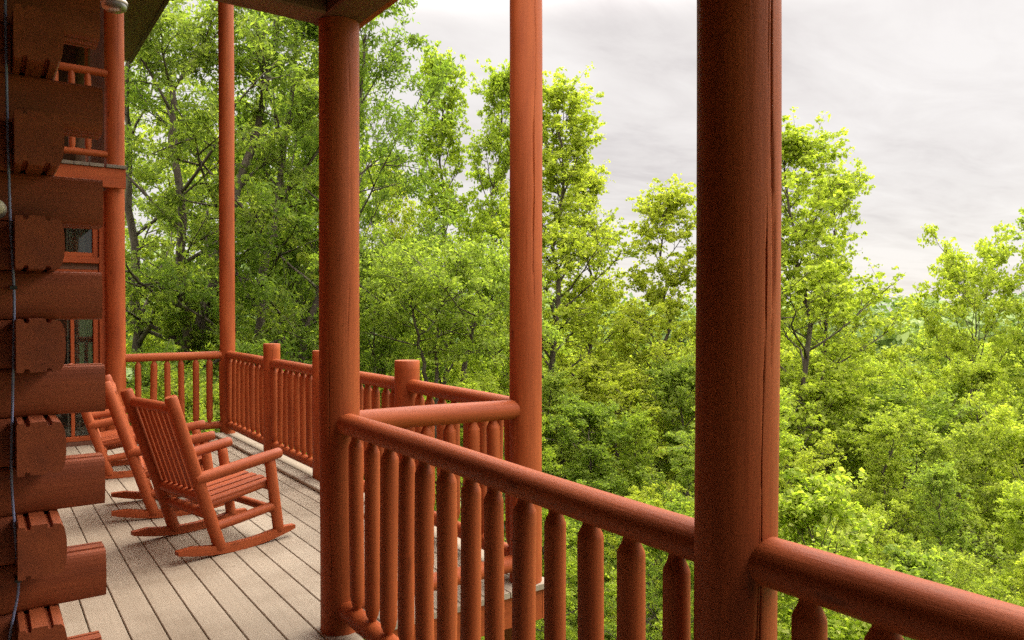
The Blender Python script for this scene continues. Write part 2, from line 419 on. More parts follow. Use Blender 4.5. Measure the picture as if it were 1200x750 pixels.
railing('porch_railing', (X2, 6.05), (X2, 4.51), 'red rail section behind the inner corner post, left of the flat-topped railing post', [0.17 + 0.15 * k for k in range(9)],
        ztop=(0.955, 0.965), group=RG, rt=0.045, seg=20)
railing('porch_railing', (X2, 7.39), (X2, 6.05), 'red rail section between the short post behind the front chair and the half hidden post', [0.10 + 0.158 * k for k in range(8)],
        ztop=(0.955, 0.955), group=RG, rt=0.045, seg=20)
railing('porch_railing', (X2, YB), (X2, 7.39), 'far red rail section from the slender corner post to the short post behind the chairs', [0.115 + 0.176 * k for k in range(8)],
        ztop=(0.965, 0.955), group=RG, rt=0.045, seg=20)
railing('porch_railing', (XA, YB), (X2, YB), 'red end railing across the far end of the deck behind the rocking chairs', [0.216 + 0.1485 * k for k in range(7)],
        ztop=(0.955, 0.96), group=RG, rt=0.045, seg=20)

# ------------------------------------------------------------------ rocking chairs
def make_chair(label):
    root = empty('rocking_chair', (0, 0, 0), 0, label, 'rocking chair', 'red log rocking chairs on the porch')
    W = 0.29
    def T(name, p0, p1, r, rough_end=True, par=root):
        L = np.linalg.norm(np.array(p1) - np.array(p0)); e = min(0.3, 0.012 / L)
        mb = MB().tube(p0, p1, [(0, r * .82), (e, r), (0.5, r * 1.01), (1 - e, r * .98), (1, r * .80)], seg=20, wob=0.02, bow=0.002, sub=10)
        return mb.build(name, STAIN_CHAIR, par)
    for s in (-1, 1):
        y = s * W
        # rocker: bent plank
        pts, n = [], 16
        cx, R = 0.40, 1.45
        xs = np.linspace(0.0, 0.775, n + 1)
        bot = [(x, R - math.sqrt(R * R - (x - cx) ** 2)) for x in xs]
        hgt = [0.052 * min(1, 0.45 + 6 * min(x, 0.775 - x)) for x in xs]
        V, F, G = [], [], []
        off = rng.uniform(-40, 40, 3)
        for (x, z), h in zip(bot, hgt):
            for (dy, dz) in ((-0.022, 0.0), (0.022, 0.0), (0.022, h), (-0.022, h)):
                V.append((x, y + dy, z + dz)); G.append(np.array((dy, dz, x)) + off)
        for i in range(n):
            a, b = i * 4, (i + 1) * 4
            F += [(a + j, b + j, b + (j + 1) % 4, a + (j + 1) % 4) for j in range(4)]
        F += [(0, 1, 2, 3), (n * 4 + 3, n * 4 + 2, n * 4 + 1, n * 4)]
        mb = MB(); mb.add(V, F, G, False); mb.build('rocker', STAIN_CHAIR, root)
        T('back_post', (0.268, y, 0.035), (-0.033, y, 0.962), 0.0375)
        T('front_leg', (0.665, y, 0.055), (0.603, y, 0.515), 0.034)
        T('arm', (0.105, y * 1.0 + s * 0.012, 0.470), (0.672, y * 1.0 + s * 0.012, 0.552), 0.0345)
        T('stretcher', (0.215, y, 0.170), (0.650, y, 0.225), 0.0285)
        T('seat_rail', (0.175, y * 0.86, 0.292), (0.625, y * 0.86, 0.362), 0.022)
    T('back_rail', (0.006, -W, 0.885), (0.006, W + 0.045, 0.885), 0.031)
    T('back_rail', (0.180, -W, 0.345), (0.180, W, 0.345), 0.034)
    T('cross_rail', (0.222, -W, 0.235), (0.222, W, 0.235), 0.03)
    T('cross_rail', (0.637, -W, 0.335), (0.637, W, 0.335), 0.026)
    T('cross_rail', (0.650, -W, 0.185), (0.650, W, 0.185), 0.026)
    # slats of the back, and of the seat
    bk = MB()
    p0, p1 = np.array((0.196, 0, 0.34)), np.array((0.014, 0, 0.895))
    d = unit(p1 - p0); L = np.linalg.norm(p1 - p0); nrm = np.array((d[2], 0, -d[0]))
    ys = np.linspace(-W + 0.062, W - 0.062, 8)
    M = np.stack([nrm, np.array((0, 1.0, 0)), d], 1)
    for yv in ys:
        bb = MB(); bb.box((-0.009, -0.021, 0), (0.009, 0.021, L), axis=2, bev=0.004)
        Vv = np.concatenate(bb.v) @ M.T + p0 + np.array((0.0, yv, 0))
        bk.add(Vv, bb.f, np.concatenate(bb.g), False)
    bk.build('back_slats', STAIN_CHAIR, root)
    st = MB()
    p0, p1 = np.array((0.185, 0, 0.305)), np.array((0.640, 0, 0.372))
    d = unit(p1 - p0); L = np.linalg.norm(p1 - p0); nrm = np.array((-d[2], 0, d[0]))
    M = np.stack([nrm, np.array((0, 1.0, 0)), d], 1)
    for yv in np.linspace(-W + 0.055, W - 0.055, 6):
        bb = MB(); bb.box((0.0, -0.032, 0), (0.018, 0.032, L), axis=2, bev=0.004)
        Vv = np.concatenate(bb.v) @ M.T + p0 + np.array((0.0, yv, 0))
        st.add(Vv, bb.f, np.concatenate(bb.g), False)
    st.build('seat', STAIN_CHAIR, root)
    return root
def copy_thing(o, loc, rz, label):
    r = o.copy(); COL.objects.link(r); r.location = loc; r.rotation_euler = (0, 0, rz); r['label'] = label
    for ch in list(o.children):
        c = ch.copy(); COL.objects.link(c); c.parent = r
    return r
def chair_spot(nx, ny, ang):
    a = math.radians(ang)
    return (nx - math.sin(a) * 0.29, ny + math.cos(a) * 0.29, 0.0), a
ch1 = make_chair('front red log rocking chair, its slatted back turned to the viewer, on pale boards')
ch1.scale = (0.965, 1.0, 0.985)
p, a = chair_spot(0.880, 4.475, 14); ch1.location = p; ch1.rotation_euler = (0, 0, a)
p, a = chair_spot(0.70, 5.62, -7); copy_thing(ch1, p, a, 'middle red log rocking chair, behind the front chair and partly hidden by it')
p, a = chair_spot(0.62, 7.14, -4); copy_thing(ch1, p, a, 'rearmost red rocking chair by the windows, mostly hidden behind wall logs')

# ------------------------------------------------------------------ the log cabin
cabin = empty('log_cabin', (0, 3.0, 0), 0, 'brown-red log cabin with interlocking log ends at left and a tall roof', 'cabin')
def cb(mb, name, mat, par=None):
    """build in world coordinates under the cabin"""
    for i, v in enumerate(mb.v): mb.v[i] = v - np.array((0, 3.0, 0)) if par is None or par is cabin else v - np.array((0, 3.0, 0))
    return mb.build(name, mat, par or cabin)

CH = 0.165
def dprofile(h=0.170, w=0.135, tongue=0.011):
    """D log: flat inner side at 0, rounded outer side at w; two tongues above, two grooves below"""
    P = []
    b = 0.0
    # bottom, inner to outer, with two grooves
    P += [(0.0, b + 0.004), (0.004, b), (0.020, b), (0.023, b + tongue), (0.034, b + tongue), (0.037, b), (0.080, b), (0.083, b + tongue), (0.094, b + tongue), (0.097, b)]
    # rounded outer face
    for t in np.linspace(0, 1, 13):
        a = -0.5 * PI + PI * t
        P.append((w - 0.030 + 0.030 * max(0.0, math.cos(a)) ** 0.6, h / 2 + (h / 2 - 0.001) * math.sin(a)))
    # top: two narrow channels between flat tongues
    P += [(0.097, h), (0.094, h - tongue), (0.083, h - tongue), (0.080, h + .002), (0.037, h + .002), (0.034, h - tongue), (0.023, h - tongue), (0.020, h), (0.004, h), (0.0, h - 0.004)]
    Q = [P[0]]
    for p in P[1:]:
        if abs(p[0] - Q[-1][0]) + abs(p[1] - Q[-1][1]) > 1e-4: Q.append(p)
    return Q
PD = dprofile()
for n in range(0, 24):
    z = 0.072 + CH * n
    jig = rng.uniform(-0.006, 0.006)
    hh = [(a, b * (0.168 / 0.170)) for a, b in PD]
    if n % 2 == 1:      # log of the wall along the deck; its end sticks out towards the viewer
        mb = MB().prism([(z + b, 0.088 + a) for a, b in [(p[0], p[1]) for p in hh]], 1, 2.82 + jig, 9.0)
        y_other = None
        cb(mb, 'wall_log', STAIN_LOG)
        # the crossing wall's log stops at its inner side
        mb = MB().prism([(3.135 - a, z + b) for a, b in hh][::-1], 0, -4.0, 0.086)
        cb(mb, 'wall_log', STAIN_LOG)
    else:               # log of the crossing wall sticks out towards the railing
        mb = MB().prism([(3.135 - a, z + b) for a, b in hh][::-1], 0, -4.0, 0.352 + jig)
        cb(mb, 'wall_log', STAIN_LOG)
        mb = MB().prism([(z + b, 0.088 + a) for a, b in hh], 1, 3.137, 9.0)
        cb(mb, 'wall_log', STAIN_LOG)
# the wing that faces the viewer at the far end of the deck
w = MB()
YW = 9.06
w.box((0.0, YW, -0.5), (0.36, YW + 0.14, 2.70), axis=2)
w.box((0.362, YW, -0.5), (1.02, YW + 0.14, 0.045), axis=0)
w.box((0.362, YW, 2.47), (1.02, YW + 0.14, 2.70), axis=0)
w.box((1.022, YW + 0.002, -0.5), (1.11, YW + 0.14, 2.70), axis=2)
w.box((0.97, YW + 0.142, -3), (1.11, 17.2, 6.7), axis=1)
w.box((0.2, 10.75, 2.9), (1.28, 10.9, 6.7), axis=0)
cb(w, 'wing_wall', STAIN_BEAM)
cb(MB().box((1.025, YW - 0.03, 0.0), (1.103, YW - 0.002, 2.70), axis=2, bev=0.004), 'corner_trim', STAIN)
def window(x0, x1, z0, z1, name='window', mull=None, door=False):
    fr = MB()
    t = 0.05
    fr.box((x0, YW - 0.005, z0), (x0 + t, YW + 0.08, z1), axis=2, bev=0.004)
    fr.box((x1 - t, YW - 0.005, z0), (x1, YW + 0.08, z1), axis=2, bev=0.004)
    fr.box((x0 + t + .001, YW - 0.003, z0), (x1 - t - .001, YW + 0.08, z0 + t), axis=0, bev=0.004)
    fr.box((x0 + t + .001, YW - 0.003, z1 - t), (x1 - t - .001, YW + 0.08, z1), axis=0, bev=0.004)
    if mull: fr.box((mull - 0.017, YW + 0.03, z0 + t), (mull + 0.017, YW + 0.06, z1 - t), axis=2, bev=0.003)
    win = cb(fr, name, STAIN)
    g = MB().box((x0 + t, YW + 0.045, z0 + t), (x1 - t, YW + 0.051, z1 - t), axis=0)
    cb(g, 'pane', GLASS, win)
    cu = MB()
    xs = np.linspace(x0 + t, x1 - t, 40)
    V = []; F = []
    for i, x in enumerate(xs):
        yv = YW + 0.12 + 0.02 * math.sin(i * 1.45) + 0.008 * math.sin(i * 3.3)
        V += [(x, yv, z0 + t), (x, yv, z1 - t), (x, yv + 0.004, z0 + t), (x, yv + 0.004, z1 - t)]
    for i in range(len(xs) - 1):
        a = 4 * i
        F += [(a, a + 4, a + 5, a + 1), (a + 2, a + 3, a + 7, a + 6)]
    # only the two sides are drawn across; the middle is open
    F = [f for k, f in enumerate(F) if not (14 <= (k // 2) <= 22)]
    cu.add(V, F, None, True)
    cb(cu, 'curtain', CURTAIN, win)
    return win
window(0.362, 1.02, 1.99, 2.47)
window(0.362, 1.02, 0.045, 1.86, mull=0.78)
sl = MB().box((0.34, YW - 0.05, 1.925), (1.022, YW + 0.08, 1.988), axis=0, bev=0.006); cb(sl, 'window_sill', STAIN)
sl = MB().box((0.362, YW, 1.862), (1.02, YW + 0.13, 1.923), axis=0); cb(sl, 'window_header', DARKWOOD)
rm = MB().box((0.0, YW + 0.9, -0.1), (0.96, YW + 0.95, 2.7), axis=0); cb(rm, 'room_wall', ROOM)
# balcony floor over the wing, with its board ends
b = MB().box((0.10, YB - 0.150, 2.722), (1.262, YB - 0.102, 2.925), axis=0, bev=0.004); cb(b, 'balcony_beam', STAIN)
bf = MB(); bf.box((1.08, YB - 0.168, 2.928), (1.264, YB - 0.10, 2.962), axis=0, bev=0.003)
xx = 0.10
while xx < 1.05:
    bf.box((xx, YB - 0.168, 2.928), (min(xx + 0.131, 1.075), 10.75, 2.962), axis=1, bev=0.003); xx += 0.1375
cb(bf, 'balcony_floor', GREYWOOD)
cb(MB().box((0.10, YB - 0.098, 2.80), (1.072, 10.75, 2.926), axis=1), 'balcony_joists', DARKWOOD)
# roof
rf = MB()
rf.prism([(0.0, EAVE_Z + 0.03), (2.62, EAVE_Z + 0.03), (2.62, EAVE_Z + 0.10), (-4.0, EAVE_Z + 3.4), (-4.2, EAVE_Z + 3.3)][::-1], 1, 3.0, 17.6) if False else None
V = []
ya, yb = 2.6, 17.8
sec = [(2.60, EAVE_Z), (2.60, EAVE_Z + 0.06), (-4.5, EAVE_Z + 3.6), (-4.5, EAVE_Z)]
mb = MB(); mb.prism([(z, x) for x, z in sec], 1, ya, yb); cb(mb, 'roof', STAIN_BEAM)
gt = MB().box((2.602, ya, EAVE_Z - 0.03), (2.665, yb, EAVE_Z + 0.10), axis=1, bev=0.01); cb(gt, 'gutter', DARKWOOD)
hb = MB().box((X2 - 0.09, ya + 0.3, EAVE_Z - 0.2), (X2 + 0.09, YB + 0.4, EAVE_Z - 0.002), axis=1, bev=0.01); cb(hb, 'eave_beam', STAIN_BEAM)
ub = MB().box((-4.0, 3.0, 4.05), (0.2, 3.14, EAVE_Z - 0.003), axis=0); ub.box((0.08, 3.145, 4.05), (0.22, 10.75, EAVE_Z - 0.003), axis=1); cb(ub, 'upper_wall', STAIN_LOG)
# porch ceiling and its beams near the viewer, lengthened unseen behind to cut skylight on the logs
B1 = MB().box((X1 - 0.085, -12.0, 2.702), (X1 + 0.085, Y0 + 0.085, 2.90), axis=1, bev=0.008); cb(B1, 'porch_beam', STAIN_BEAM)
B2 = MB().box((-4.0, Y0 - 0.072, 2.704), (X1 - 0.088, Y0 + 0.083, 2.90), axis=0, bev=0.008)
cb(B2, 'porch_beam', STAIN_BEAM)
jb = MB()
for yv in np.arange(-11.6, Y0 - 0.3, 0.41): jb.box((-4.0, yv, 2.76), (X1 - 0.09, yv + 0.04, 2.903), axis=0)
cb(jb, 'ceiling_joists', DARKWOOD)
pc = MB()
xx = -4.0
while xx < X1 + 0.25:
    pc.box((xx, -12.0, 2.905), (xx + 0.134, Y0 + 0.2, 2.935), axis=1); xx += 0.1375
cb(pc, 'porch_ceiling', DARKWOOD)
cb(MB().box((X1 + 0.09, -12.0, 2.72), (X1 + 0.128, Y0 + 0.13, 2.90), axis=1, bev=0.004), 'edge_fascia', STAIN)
ew = MB().box((-4.14, -12.0, -0.3), (-4.0, 3.0, 2.9), axis=1); ew.box((-4.0, -4.6, 0.002), (-0.15, -4.45, 2.75), axis=0); cb(ew, 'added_shade_wall', STAIN_LOG)  # unseen end wall behind the viewer, added to darken the upper logs

# balcony railing upstairs
br = empty('balcony_railing', (0.1, YB - 0.03, 2.962), 0, 'red log railing of the upstairs balcony at left, above the windows', 'railing')
def bp(mb, name, mat):
    for i, v in enumerate(mb.v): mb.v[i] = v - np.array((0.1, YB - 0.03, 2.962))
    return mb.build(name, mat, br)
bp(MB().tube((0.1, YB - 0.03, 3.087), (XA - 0.06, YB - 0.03, 3.087), [(0, .038), (1, .036)], seg=18, wob=.02, sub=12), 'bottom_rail', STAIN)
bp(MB().tube((0.1, YB - 0.03, 3.945), (XA - 0.06, YB - 0.03, 3.945), [(0, .041), (1, .04)], seg=18, wob=.02, sub=12), 'top_rail', STAIN)
for xv in np.arange(0.19, 1.0, 0.147):
    bp(MB().tube((xv, YB - 0.03, 3.095), (xv, YB - 0.03, 3.935), [(0, .024), (.04, .026), (.07, .033), (.93, .033), (.96, .026), (1, .024)], seg=14, wob=.02, sub=10), 'baluster', STAIN)
tag(MB().tube((1.005, 9.45, 2.965), (1.005, 9.45, EAVE_Z - 0.003), [(0, .06), (1, .06)], seg=24, wob=.01, sub=20).build('balcony_post', STAIN),
    'thin red post standing on the upstairs balcony behind its railing', 'post')

# ------------------------------------------------------------------ small things on the wall
pts = [(0.066, 2.95, 3.2), (0.072, 2.955, 2.209), (0.079, 2.955, 1.74), (0.088, 2.955, 1.463), (0.082, 2.955, 1.15), (0.077, 2.955, 0.878), (0.088, 2.955, 0.65), (0.094, 2.955, 0.51), (0.069, 2.955, 0.347), (0.05, 2.955, 0.1)]
def smooth_poly(P, k=8):
    P = np.array(P); out = []
    for i in range(len(P) - 1):
        a, b, c, d = P[max(0, i - 1)], P[i], P[i + 1], P[min(len(P) - 1, i + 2)]
        for t in np.linspace(0, 1, k, endpoint=False):
            out.append(0.5 * ((2 * b) + (c - a) * t + (2 * a - 5 * b + 4 * c - d) * t * t + (-a + 3 * b - 3 * c + d) * t ** 3))
    out.append(P[-1]); return np.array(out)
def path_tube(mb, P, R, seg=8):
    P = np.asarray(P, float); R = np.broadcast_to(R, (len(P),))
    T = np.gradient(P, axis=0)
    V, F = [], []
    th = np.linspace(0, 2 * PI, seg, endpoint=False)
    x, y, d = frame_of(T[0])
    for i in range(len(P)):
        d = unit(T[i]); x = unit(x - d * (x @ d)); y = np.cross(d, x)
        V.append(P[i] + R[i] * (np.outer(np.cos(th), x) + np.outer(np.sin(th), y)))
    for i in range(len(P) - 1):
        a, b = i * seg, (i + 1) * seg
        F += [(a + j, a + (j + 1) % seg, b + (j + 1) % seg, b + j) for j in range(seg)]
    F += [tuple(reversed(range(seg))), tuple(range((len(P) - 1) * seg, len(P) * seg))]
    mb.add(np.concatenate(V), F, None, True)
    return mb
cab = empty('cable', (0.08, 2.955, 0), 0, 'thin blue-grey cable hanging down the log wall at the left edge', 'cable')
def cpart(mb, name, mat):
    for i, v in enumerate(mb.v): mb.v[i] = v - np.array((0.08, 2.955, 0))
    return mb.build(name, mat, cab)
cpart(path_tube(MB(), smooth_poly(pts), 0.0042), 'wire', CABLE)
for z in (1.5, 0.53):
    xv = np.interp(z, [p[2] for p in pts[::-1]], [p[0] for p in pts[::-1]])
    cpart(MB().box((xv - 0.010, 2.947, z - 0.006), (xv + 0.010, 2.998, z + 0.006), axis=0, bev=0.002), 'clip', BLACK)

def lathe(prof, seg=28, axis='z', ctr=(0, 0, 0)):
    th = np.linspace(0, 2 * PI, seg, endpoint=False); V = []; F = []
    for r, z in prof:
        ring = np.stack([r * np.cos(th), r * np.sin(th), np.full(seg, z)], 1)
        if axis == 'y': ring = ring[:, [0, 2, 1]] * np.array([1, 1, 1])
        V.append(ring + np.array(ctr))
    for i in range(len(prof) - 1):
        a, b = i * seg, (i + 1) * seg
        F += [(a + j, a + (j + 1) % seg, b + (j + 1) % seg, b + j) for j in range(seg)]
    mb = MB(); mb.add(np.concatenate(V), F, None, True); return mb
wl = empty('round_lamp', (0.038, 2.985, 1.758), 0, 'small round cream lamp on the log wall at the left edge', 'lamp')
lathe([(0.034, 0.012), (0.034, -0.004), (0.02, -0.008)], axis='y').build('base', METAL, wl)
lathe([(0.008, 0.0), (0.014, -0.02), (0.024, -0.035), (0.0275, -0.052), (0.024, -0.07), (0.012, -0.078), (0.0008, -0.08)], axis='y').build('ball', CREAM, wl)
la = empty('wall_lantern', (0.655, 5.0, 3.175), 0, 'glass lantern in a metal ring high at left, in front of the far post', 'lantern')
lathe([(0.0008, 0.03), (0.05, 0.032), (0.082, 0.05), (0.088, 0.075), (0.086, 0.11), (0.07, 0.16), (0.05, 0.19), (0.0008, 0.195)][::-1]).build('glass_bowl', LAMPGLASS, la)
lathe([(0.091, 0.085), (0.094, 0.09), (0.094, 0.108), (0.090, 0.112), (0.089, 0.1), (0.091, 0.085)]).build('ring', METAL, la)
path_tube(MB(), smooth_poly([(-0.43, 0, 0.25), (-0.3, 0, 0.36), (-0.1, 0, 0.36), (0, 0, 0.3), (0, 0, 0.192)]), 0.012).build('bracket', METAL, la)

la.scale = (0.78, 0.78, 0.78)
# ------------------------------------------------------------------ terrain
def ground_z(x, y):
    x = np.asarray(x, float); y = np.asarray(y, float)
    s = 0.92 * x + 0.22 * y
    t = np.clip(s - 2.0, 0, None)
    z = -2.3 - 19.5 * (1 - np.exp(-t * 0.42 / 19.5))
    r = np.hypot(x, y)
    az = np.arctan2(x, y)
    k = np.clip((r - 230) / 480, 0, 1); k = k * k * (3 - 2 * k)
    hill = 22 + 7 * np.sin(az * 5.1 + 0.6) + 3.0 * np.sin(az * 13.7 + 1.0) + 1.2 * np.sin(az * 31 + r * 0.01)
    z = z + k * hill
    z = z + 0.25 * np.sin(x * 0.31) * np.cos(y * 0.27) * np.clip(r / 8 - 0.5, 0, 1)
    return z
def make_ground():
    R = np.concatenate([[0.01], np.geomspace(1.5, 1600, 90)]); A = np.linspace(0, 2 * PI, 145)[:-1]
    V = []
    for r in R:
        x, y = r * np.sin(A), r * np.cos(A)
        V.append(np.stack([x, y, ground_z(x, y)], 1))
    m = len(A); F = []
    for i in range(len(R) - 1):
        a, b = i * m, (i + 1) * m
        F += [(a + j, b + j, b + (j + 1) % m, a + (j + 1) % m) for j in range(m)]
    mb = MB(); mb.add(np.concatenate(V), [tuple(reversed(f)) for f in F], None, True)
    o = mb.build('ground', SOIL); o['kind'] = 'structure'
make_ground()

# ------------------------------------------------------------------ trees
def leaf_mesh(name, C, N_, T_, L, W, val, mat):
    """kite leaves: C centre, N_ normal, T_ long axis, L/W sizes, val 0..1 colour share"""
    n = len(C)
    T_ = T_ - N_ * np.sum(T_ * N_, 1, keepdims=True); T_ /= np.linalg.norm(T_, axis=1, keepdims=True) + 1e-9
    S = np.cross(N_, T_)
    L = L[:, None]; W = W[:, None]
    V = np.empty((n, 4, 3), np.float32)
    V[:, 0] = C - T_ * L * .5
    V[:, 1] = C + S * W * .5 + N_ * W * .16 - T_ * L * .06
    V[:, 2] = C + T_ * L * .5 - N_ * L * .10
    V[:, 3] = C - S * W * .5 + N_ * W * .16 - T_ * L * .06
    me = bpy.data.meshes.new(name)
    me.vertices.add(4 * n); me.loops.add(4 * n); me.polygons.add(n)
    me.vertices.foreach_set('co', V.ravel())
    me.loops.foreach_set('vertex_index', np.arange(4 * n, dtype=np.int32))
    me.polygons.foreach_set('loop_start', np.arange(0, 4 * n, 4, dtype=np.int32))
    at = me.attributes.new('leaf', 'FLOAT', 'POINT'); at.data.foreach_set('value', np.repeat(np.clip(val, 0, 1), 4).astype(np.float32))
    me.materials.append(mat)
    me.update()
    return me

def sprays(rg, C, R, n, leaf, flat=0.6, up=0.55, asp=0.55):
    """n leaves gathered in clumps of centre C and radius R"""
    k = rg.integers(0, len(C), n)
    d = rg.normal(size=(n, 3)); d /= np.linalg.norm(d, axis=1, keepdims=True)
    rad = rg.uniform(0, 1, n) ** 0.45
    P = C[k] + d * (rad * R[k])[:, None] * np.array([1, 1, flat])
    Nn = rg.normal(size=(n, 3)) * 0.75 + np.array([0, 0, up]) + d * 0.45
    Nn /= np.linalg.norm(Nn, axis=1, keepdims=True)
    T = rg.normal(size=(n, 3)) + d * 0.6 + np.array([0, 0, -0.35])
    cv = rg.normal(0, 0.16, len(C))
    val = 0.5 + cv[k] + rg.normal(0, 0.18, n)
    L = leaf * rg.uniform(0.65, 1.25, n)
    return P, Nn, T, L, L * asp * rg.uniform(0.8, 1.2, n), val

def gen_tree(seed, H, R, base, shape, nleaf, leaf, nlimb=20, stems=None, clump=0.45, droop=0.0, elev=(0.35, 1.15), sub=5, flat=0.6, r0=None, asp=0.55, up=0.5, curl=0.04, twigs=3, twig=0.6):
    """returns (trunk mesh, crown mesh).  shape(t): crown radius share at height share t of the crown"""
    rg = np.random.default_rng(seed)
    mb = MB()
    if stems is None: stems = [[(0, 0, 0), (rg.normal() * .1, rg.normal() * .1, H * .35), (rg.normal() * .25, rg.normal() * .25, H * .7), (rg.normal() * .2, rg.normal() * .2, H * .97)]]
    r0 = r0 or H * 0.0125
    Cs, Rs = [], []
    gold = 2.39996
    for si, st in enumerate(stems):
        P = smooth_poly(st, 6)
        P[1:-1] += rg.normal(0, curl, (len(P) - 2, 3)) * np.array([1, 1, .3])
        hs = P[:, 2] / H
        rr = (r0 * (1 - hs * 0.93) ** 0.85 if si == 0 else 0.78 * r0 * (1 - hs * 0.93) ** 0.9)
        rr = np.clip(rr, 0.012, None); rr[0] *= 1.35 if P[0, 2] < 0.5 else 1
        path_tube(mb, P, rr, 9)
        nl = max(3, int(nlimb / len(stems)))
        a0 = rg.uniform(0, 6.28)
        for i in range(nl):
            t = (i + rg.uniform(0.1, 0.9)) / nl
            z = H * (base + (0.97 - base) * t)
            z = min(z, P[-1, 2] * .98)
            if z < P[0, 2] + 0.3: continue
            q = np.array([np.interp(z, P[:, 2], P[:, c]) for c in range(3)])
            az = a0 + i * gold + rg.normal(0, .3)
            L = R * shape(t) * rg.uniform(0.72, 1.18)
            if L < 0.25: L = 0.25
            el = elev[0] + (elev[1] - elev[0]) * t + rg.normal(0, .12)
            d = np.array([math.cos(az) * math.cos(el), math.sin(az) * math.cos(el), math.sin(el)])
            side = np.array([-math.sin(az), math.cos(az), 0])
            n = 7
            Q = [q]
            for k in range(1, n):
                u = k / (n - 1)
                dd = unit(d + np.array([0, 0, (0.25 - droop * 1.2) * u]) + side * rg.normal(0, .18))
                Q.append(Q[-1] + dd * L / (n - 1) / max(0.5, math.cos(el) ** .5))
            Q = np.array(Q)
            rb = np.interp(z, P[:, 2], rr) * 0.5
            path_tube(mb, Q, np.linspace(rb, 0.008, n), 6)
            Cs += [Q[-1], Q[-2] * .5 + Q[-1] * .5, Q[-2]]; Rs += [clump * rg.uniform(.6, 1.0) for _ in range(3)]
            for j in range(sub):
                u = 0.28 + 0.68 * (j + rg.uniform(0, 1)) / sub
                f = u * (n - 1); a = int(f); b0 = Q[a] + (Q[min(a + 1, n - 1)] - Q[a]) * (f - a)
                sg = 1 if j % 2 else -1
                d2 = unit(unit(Q[-1] - Q[0]) * 0.6 + side * sg * rg.uniform(.5, 1.0) + np.array([0, 0, rg.normal(.12 - droop, .28)]))
                l2 = L * rg.uniform(.25, .45) * (1.15 - .5 * u) + 0.15
                B = np.array([b0, b0 + d2 * l2 * .5 + rg.normal(0, .03, 3), b0 + d2 * l2 + np.array([0, 0, -droop * .3])])
                path_tube(mb, B, [rb * .35 + .004, rb * .2 + .004, .004], 4)
                for q_ in range(twigs):
                    f2 = rg.uniform(.15, 1.0)
                    o2 = B[0] * (1 - f2) + B[2] * f2
                    d3 = unit(d2 * .7 + rg.normal(0, .55, 3) + np.array([0, 0, .15 - droop]))
                    l3 = rg.uniform(.25, 1.0) * twig
                    E3 = o2 + d3 * l3
                    path_tube(mb, [o2, o2 * .5 + E3 * .5 + rg.normal(0, .02, 3), E3], [.007, .005, .003], 3)
                    for u3 in (.45, .8, 1.05):
                        Cs.append(o2 + d3 * l3 * u3 + rg.normal(0, .05, 3)); Rs.append(clump * rg.uniform(.55, 1.15))
        Cs.append(P[-1]); Rs.append(clump * .8)
    C = np.array(Cs); Rr = np.array(Rs)
    lv = sprays(rg, C, Rr, nleaf, leaf, flat, up, asp)
    H = float(np.percentile(lv[0][:, 2], 99.6))
    crown = leaf_mesh('crown', *lv[:3], lv[3], lv[4], lv[5], LEAF_MID)
    o = mb.build('trunk', BARK); me = o.data
    bpy.data.objects.remove(o)
    me.attributes.remove(me.attributes['gc'])
    return me, crown, H

ROUND = lambda t: (0.55 + 0.45 * math.sin(PI * min(1, t * 1.15 + .12))) * (1.0 if t < .75 else 1 - (t - .75) * 2.2)
EGG = lambda t: max(.12, math.sin(PI * (0.15 + 0.8 * t)) ** .7)
SLIM = lambda t: (1.05 - .86 * t) * (0.78 + .3 * math.sin(t * 23) * math.sin(t * 7 + 1))
OPEN = lambda t: (1.05 - 0.8 * t) * (0.78 + 0.34 * math.sin(t * 17))

PROTO = {}
def proto(key, *a, **k): PROTO[key] = gen_tree(*a, **k)
# big leaning ash-like trees at the left
ASH_STEMS = [[(0, 0, 0), (0.25, .1, 2.0), (0.9, .2, 5.0), (2.1, .3, 9.0), (2.8, .3, 12.6)], [(0.1, 0.0, 1.0), (-.5, .2, 3.2), (-0.8, .4, 6.5), (-1.0, .6, 11.0)], [(0.5, .1, 3.0), (0.8, -.6, 5.5), (0.9, -1.3, 9.5)]]
ASH_STEMS2 = [[(0, 0, 0), (-.2, .1, 2.5), (-.1, .2, 6.0), (.5, .3, 10.0), (.6, .3, 12.8)], [(-.1, 0.1, 2.2), (.9, .4, 5), (1.9, .3, 9.0), (2.2, .2, 11.5)]]
proto('ash_a', 11, 13.0, 3.3, 0.16, ROUND, 44000, 0.135, 40, stems=ASH_STEMS, clump=.30, sub=5, asp=.36, droop=.12, r0=.2, twigs=4, twig=.8)
proto('ash_b', 12, 13.0, 3.2, 0.12, ROUND, 44000, 0.135, 38, stems=ASH_STEMS2, clump=.30, sub=5, asp=.36, droop=.12, r0=.15, twigs=4, twig=.8)
# slender poplars
for i, sd in enumerate((21, 22, 23)):
    proto('poplar_%d' % i, sd, 18.0, 3.3 + .3 * i, 0.20, SLIM, 26000, 0.125, 46, clump=.22, sub=6, elev=(.45, 1.1), asp=.8, curl=.08, r0=.15, twigs=3, twig=.85)
# open tall trees with airy crowns
for i, sd in enumerate((31, 32, 33)):
    proto('open_%d' % i, sd, 16.0, 3.7, 0.20, OPEN, 24000, 0.125, 38, clump=.22, sub=6, elev=(.35, 1.0), asp=.8, curl=.09, r0=.14, twigs=3, twig=.9)
# rounded understorey trees
for i, sd in enumerate((41, 42, 43, 44)):
    proto('round_%d' % i, sd, 10.0, 3.4, 0.14, [EGG, OPEN, ROUND, EGG][i], 26000, 0.125, 30, clump=.25, sub=5, elev=(.2, 1.1), asp=.65, flat=.6, r0=.11, twigs=4, twig=.65)
